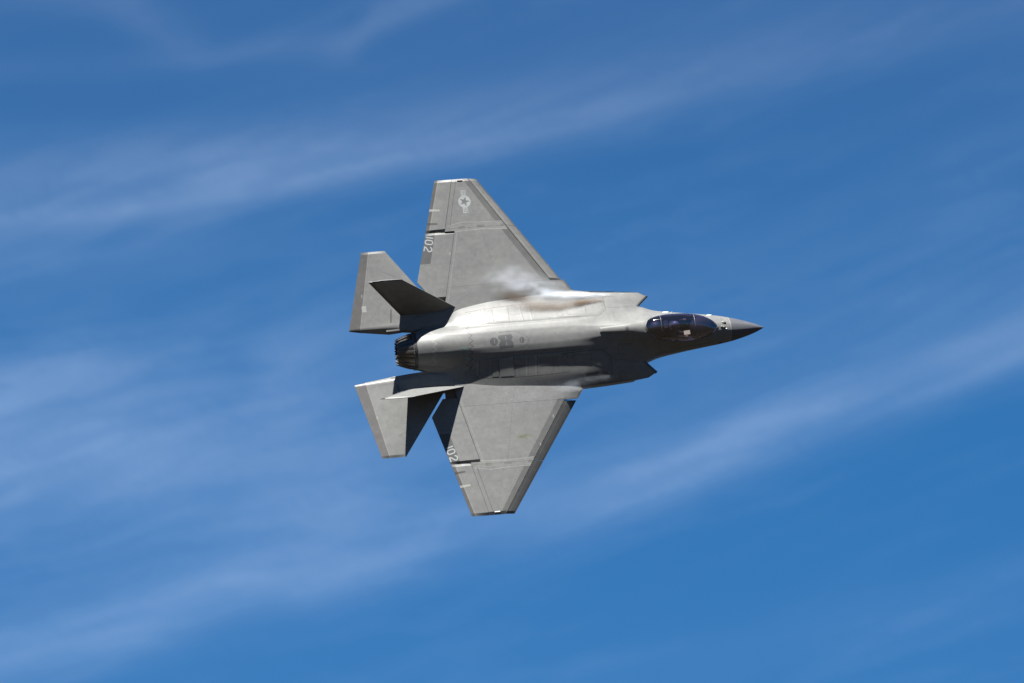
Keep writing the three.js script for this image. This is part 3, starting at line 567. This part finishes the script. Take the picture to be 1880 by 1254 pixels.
// --- cockpit: tub, seat, instrument shroud, canopy
{
  const tub = [], uv = [], idx = []; const NX = 40, NS = 16;
  for (let j = 0; j <= NX; j++) { const x = lerp(-1.95, -4.5, j / NX), w = Math.max(.02, canopyW(x) - .03), yt = skinY(x, w) - .01, yb = Math.min(yt - .05, -.35); for (let i = 0; i <= NS; i++) { const t = Math.PI * i / NS, c = Math.cos(t), s = Math.sin(t); tub.push(x, yt + (yb - yt) * s ** .5, w * Math.sign(c) * Math.abs(c) ** .5); uv.push(x, t); } }
  for (let j = 0; j < NX; j++) for (let i = 0; i < NS; i++) { const a = j * (NS + 1) + i; idx.push(a, a + 1, a + NS + 1, a + 1, a + NS + 2, a + NS + 1); }
  const cockpit = part('cockpit_tub', geom(tub, idx, uv), mat({ color: lin(.006, .006, .008), roughness: .8 }));
  const cm = mat({ color: lin(.007), roughness: .75 });
  const bx = (w, h, d, x, y, z, rz = 0) => { const g = new THREE.BoxGeometry(w, h, d, 2, 2, 2); g.rotateZ(rz); g.translate(x, y, z); return g; };
  const shroud = new THREE.SphereGeometry(1, 28, 14, 0, Math.PI * 2, 0, Math.PI / 2); shroud.scale(.42, .2, .38); shroud.translate(-2.5, .42, 0);
  part('glare_shield', shroud, cm, cockpit);
  part('instrument_panel', bx(.05, .3, .6, -2.72, .38, 0, -.25), mat({ color: lin(.03, .035, .045), roughness: .3 }), cockpit);
  const seat = part('ejection_seat', mergeGeometries([bx(.14, .85, .42, -3.72, .38, 0, .3), bx(.5, .14, .44, -3.4, .02, 0, .08), bx(.16, .3, .3, -3.86, .86, 0, .3)]), mat({ color: lin(.012, .012, .014), roughness: .7 }), cockpit);
  part('seat_frame', mergeGeometries([bx(.1, 1.0, .05, -3.9, .5, .22, .3), bx(.1, 1.0, .05, -3.9, .5, -.22, .3)]), mat({ color: lin(.03), roughness: .5, metalness: .5 }), cockpit);
  for (const q of [-1, 1]) part('side_console', bx(1.0, .1, .14, -3.2, .28, q * .4), cm, cockpit);
  const rear = new THREE.SphereGeometry(1, 24, 12, 0, Math.PI * 2, 0, Math.PI / 2); rear.scale(.3, .3, .28); rear.translate(-4.22, .6, 0);
  part('rear_deck', rear, mat({ color: lin(.008, .008, .011), roughness: .6 }), cockpit);

  // canopy glass
  const cp = (x, t) => { const w = canopyW(x), ys = skinY(x, w) + .004, h = Math.max(.0, canopyT(x) - ys), c = Math.cos(t), s = Math.sin(t); return [x, ys + h * Math.abs(s) ** .88, -w * Math.sign(c) * Math.abs(c) ** .93]; };
  const sheet = (x0, x1, nx) => { const pos = [], u = [], ix = [], n = 56; for (let j = 0; j <= nx; j++) { const x = lerp(x0, x1, j / nx); for (let i = 0; i <= n; i++) { pos.push(...cp(x, Math.PI * i / n)); u.push(x, i / n); } } for (let j = 0; j < nx; j++) for (let i = 0; i < n; i++) { const a = j * (n + 1) + i; ix.push(a, a + n + 1, a + 1, a + 1, a + n + 1, a + n + 2); } return geom(pos, ix, u); };
  const can = new THREE.Group(); can.name = 'canopy'; can.userData.label = 'dark violet tinted bubble canopy'; jet.add(can);
  part('canopy_glass', sheet(-1.833, -4.655, 110), M.glass, can);
  const tube = (pts, r, closed) => new THREE.TubeGeometry(new THREE.CatmullRomCurve3(pts, closed, 'catmullrom', .3), 90, r, 8, closed);
  const bowAt = (x, lean, r) => { const pts = []; for (let i = 0; i <= 24; i++) { const t = Math.PI * i / 24, q = cp(x + lean * Math.sin(t), t); pts.push(V(q[0], q[1] + .006, q[2])); } return tube(pts, r, false); };
  part('canopy_bow', bowAt(-2.78, -.03, .010), M.bow, can); part('canopy_bow', bowAt(-4.08, .0, .008), M.bow, can);
  const rim = []; for (let i = 0; i <= 40; i++) { const x = lerp(-1.835, -4.655, .5 - .5 * Math.cos(Math.PI * i / 40)); rim.push(V(x, skinY(x, canopyW(x)) + .006, canopyW(x))); } for (let i = 39; i > 0; i--) { const p = rim[i]; rim.push(V(p.x, p.y, -p.z)); }
  part('canopy_frame', tube(rim, .022, true), M.top, can);
}

// --- the pilot
{
  const P = new THREE.Group(); P.name = 'person'; P.userData = { label: 'pilot in helmet and olive suit seated under the tinted canopy', category: 'person' };
  JET.decompose(P.position, P.quaternion, P.scale); scene.add(P);
  P.position.copy(V(-3.45, .1, 0).applyMatrix4(JET));
  const off = V(3.45, -.1, 0);
  const sdfMesh = (bones, k, cen, half, res) => {
    const mc = new MarchingCubes(res, M.dark, false, false, 120000); mc.isolation = 0; const s = res / 2;
    for (let z = 0; z < res; z++) for (let y = 0; y < res; y++) for (let x = 0; x < res; x++) {
      const p = V(cen.x + (x - s) / s * half, cen.y + (y - s) / s * half, cen.z + (z - s) / s * half); let d = 9;
      for (const [a, b, ra, rb] of bones) { const ab = b.clone().sub(a), t = clamp(p.clone().sub(a).dot(ab) / Math.max(1e-9, ab.lengthSq())); const q = p.distanceTo(a.clone().addScaledVector(ab, t)) - lerp(ra, rb, t); const h = clamp(.5 + .5 * (d - q) / k); d = lerp(d, q, h) - k * h * (1 - h); }
      mc.field[x + y * res + z * res * res] = -d;
    }
    mc.update(); const n = mc.count, pos = [], nor = [], uv = [], idx = [];
    for (let i = 0; i < n; i++) { pos.push(cen.x + mc.positionArray[3 * i] * half, cen.y + mc.positionArray[3 * i + 1] * half, cen.z + mc.positionArray[3 * i + 2] * half); nor.push(mc.normalArray[3 * i], mc.normalArray[3 * i + 1], mc.normalArray[3 * i + 2]); uv.push(0, 0); idx.push(i); }
    return geom(pos, idx, uv, nor).translate(off.x, off.y, off.z);
  };
  const b = (a, c, r, q) => [V(...a), V(...c), r, q];
  const body = [b([-3.42, .16, 0], [-3.6, .52, 0], .15, .17), b([-3.6, .5, -.13], [-3.6, .5, .13], .12, .12), b([-3.6, .55, 0], [-3.56, .68, 0], .075, .065), b([-3.55, .72, 0], [-3.53, .82, 0], .085, .09)];
  for (const s of [-1, 1]) body.push(b([-3.42, .14, s * .09], [-2.98, .2, s * .16], .095, .07), b([-2.98, .2, s * .16], [-2.72, -.16, s * .15], .066, .05), b([-2.72, -.17, s * .15], [-2.52, -.2, s * .15], .05, .045), b([-3.6, .52, s * .2], [-3.42, .3, s * .3], .062, .05), b([-3.42, .3, s * .3], [-3.14, .36, s * .33], .048, .036));
  const suit = mat({ color: lin(.025, .026, .02), roughness: .85 }), skin = mat({ color: lin(.32, .2, .14), roughness: .6 }), glove = mat({ color: lin(.28, .2, .12), roughness: .8 });
  const B = part('body', sdfMesh(body, .05, V(-3.1, .3, 0), .68, 72), suit, P);
  for (const s of [-1, 1]) {
    const hb = [b([-3.14, .36, s * .33], [-3.06, .37, s * .33], .03, .034)];
    for (let f = 0; f < 4; f++) { const z = s * .33 + (f - 1.5) * .019, L = [.03, .036, .034, .026][f]; hb.push(b([-3.05, .375, z], [-3.05 + L, .385, z], .0095, .009), b([-3.05 + L, .385, z], [-3.045 + L, .355, z], .009, .008)); }
    hb.push(b([-3.09, .365, s * .30], [-3.05, .36, s * .29], .011, .01), b([-3.05, .36, s * .29], [-3.025, .355, s * .3], .01, .009));
    part('hand', sdfMesh(hb, .008, V(-3.07, .37, s * .33), .1, 44), glove, P);
  }
  const hel = new THREE.SphereGeometry(.145, 28, 20); hel.scale(1.05, 1.02, .95); hel.translate(-3.53 + off.x, .86 + off.y, 0);
  part('helmet', hel, mat({ color: lin(.16, .16, .17), roughness: .4 }), P);
  const vis = new THREE.SphereGeometry(.15, 24, 12, Math.PI * .6, Math.PI * .8, Math.PI * .32, Math.PI * .3); vis.translate(-3.522 + off.x, .86 + off.y, 0);
  part('visor', vis.rotateY(0), mat({ color: lin(.02), roughness: .1, metalness: .3 }), P);
  const mask = new THREE.CapsuleGeometry(.042, .05, 6, 12); mask.rotateZ(1.1); mask.translate(-3.4 + off.x, .775 + off.y, 0); part('oxygen_mask', mask, mat({ color: lin(.05), roughness: .6 }), P);
  const harness = mergeGeometries([-1, 1].map(s => new THREE.TubeGeometry(new THREE.CatmullRomCurve3([V(-3.68, .64, s * .09), V(-3.52, .64, s * .1), V(-3.42, .45, s * .09), V(-3.3, .24, s * .07)].map(p => p.add(off))), 20, .018, 6)));
  part('harness', harness, mat({ color: lin(.2, .19, .16), roughness: .8 }), P);
  const kb = new THREE.BoxGeometry(.23, .012, .17); kb.rotateX(-.15); kb.rotateZ(.2);
  const knee = new THREE.Mesh(kb, mat({ color: lin(.8, .82, .36), roughness: .8 })); knee.name = 'kneeboard'; knee.castShadow = true;
  knee.userData = { label: 'small tan kneeboard card on the pilot\'s thigh', category: 'kneeboard' };
  knee.position.copy(V(-3.02, .30, .16).applyMatrix4(JET)); knee.quaternion.copy(jet.quaternion); scene.add(knee);
}

// ------------------------------------------------------------------ vapour torn off the wing roots: droplets, dense enough to read as mist
function vapour(name, label, specs, color, seed, size = .002) {
  const R = rng(seed), list = [], g3 = () => (R() + R() + R() + R() - 2) * 1.0;
  for (const { path, n, gap = 0 } of specs) {
    const ts = path.map((_, i) => i / (path.length - 1)), f = [0, 1, 2, 3, 4, 5].map(k => pchip(ts, path.map(p => p[k])));
    let made = 0, guard = 0;
    while (made < n && guard++ < n * 12) {
      const t = R(); if (R() > f[5](t)) continue;
      const sp = f[3](t), sy = f[4](t), x = f[0](t) + g3() * sp * 1.6, z = f[2](t) + g3() * sp;
      const wisp = fbm(x * 1.3 + seed, z * 3.2 + 4, 3) + .5 * fbm(x * 3.5 + 2, z * 7 + seed, 2);
      if (R() > smooth(.25 + gap, 1.2 + gap, wisp)) continue;
      const base = Math.max(skinY(x, Math.abs(z)), Math.abs(z) > 1.4 ? wTop(x, Math.abs(z)) : -9);
      list.push(x, base + .03 + f[1](t) * (.3 + .7 * R()) + Math.abs(g3()) * sy, z); made++;
    }
  }
  const n = list.length / 3, im = new THREE.InstancedMesh(new THREE.OctahedronGeometry(1, 0), mat({ color, roughness: 1 }), n), m = new THREE.Matrix4(), q = new THREE.Quaternion();
  for (let i = 0; i < n; i++) { const r = size * (.7 + .8 * R()); q.set(R() - .5, R() - .5, R() - .5, R() - .5).normalize(); m.compose(V(list[3 * i], list[3 * i + 1], list[3 * i + 2]), q, V(r, r, r)); im.setMatrixAt(i, m); }
  im.name = name; im.userData = { kind: 'stuff', label, category: 'vapour' };
  JET.decompose(im.position, im.quaternion, im.scale); scene.add(im);
}
// path rows: x, height, z, spread along z, spread in height, share
vapour('vapour', 'white vapour streaming off the port wing root', [
  { n: 130000, path: [[-5.2, .02, -1.62, .04, .01, .08], [-6.2, .04, -1.62, .1, .02, .3], [-7.2, .08, -1.66, .15, .04, 1], [-8.0, .12, -1.76, .18, .06, 1], [-8.6, .18, -1.95, .24, .08, .7], [-9.2, .22, -2.15, .3, .1, .45], [-9.9, .2, -2.3, .36, .1, .3], [-10.8, .15, -2.3, .4, .08, .12]] },
  { n: 34000, path: [[-7.6, .1, -2.0, .2, .06, .4], [-8.6, .2, -2.35, .3, .1, 1], [-9.4, .25, -2.65, .3, .1, .9], [-10.1, .25, -2.5, .35, .1, .4]] }], lin(.80, .85, .93), 3, .0013);
vapour('vapour_001', 'vapour over the port shoulder panels with a brown light tint put into its droplet colour', [  // brown play of light in the vapour, painted as droplet colour
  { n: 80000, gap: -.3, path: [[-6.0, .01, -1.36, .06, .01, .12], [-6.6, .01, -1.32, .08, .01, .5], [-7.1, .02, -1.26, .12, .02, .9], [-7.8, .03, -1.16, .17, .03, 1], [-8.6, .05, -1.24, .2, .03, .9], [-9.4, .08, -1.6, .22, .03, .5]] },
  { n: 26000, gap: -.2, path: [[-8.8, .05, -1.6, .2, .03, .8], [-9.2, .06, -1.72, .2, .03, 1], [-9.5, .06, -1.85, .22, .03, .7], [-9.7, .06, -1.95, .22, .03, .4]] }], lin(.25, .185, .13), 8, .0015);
vapour('vapour_002', 'thin bluish vapour wisps over the starboard wing root', [
  { n: 85000, path: [[-5.8, .02, 1.6, .06, .02, .15], [-6.6, .04, 1.66, .1, .02, .5], [-7.4, .08, 1.85, .2, .05, 1], [-8.0, .12, 2.0, .34, .08, 1], [-9.2, .15, 2.2, .5, .1, .6], [-10.2, .15, 2.2, .5, .1, .2]] }], lin(.42, .46, .52), 19, .0008);

renderer.render(scene, camera);
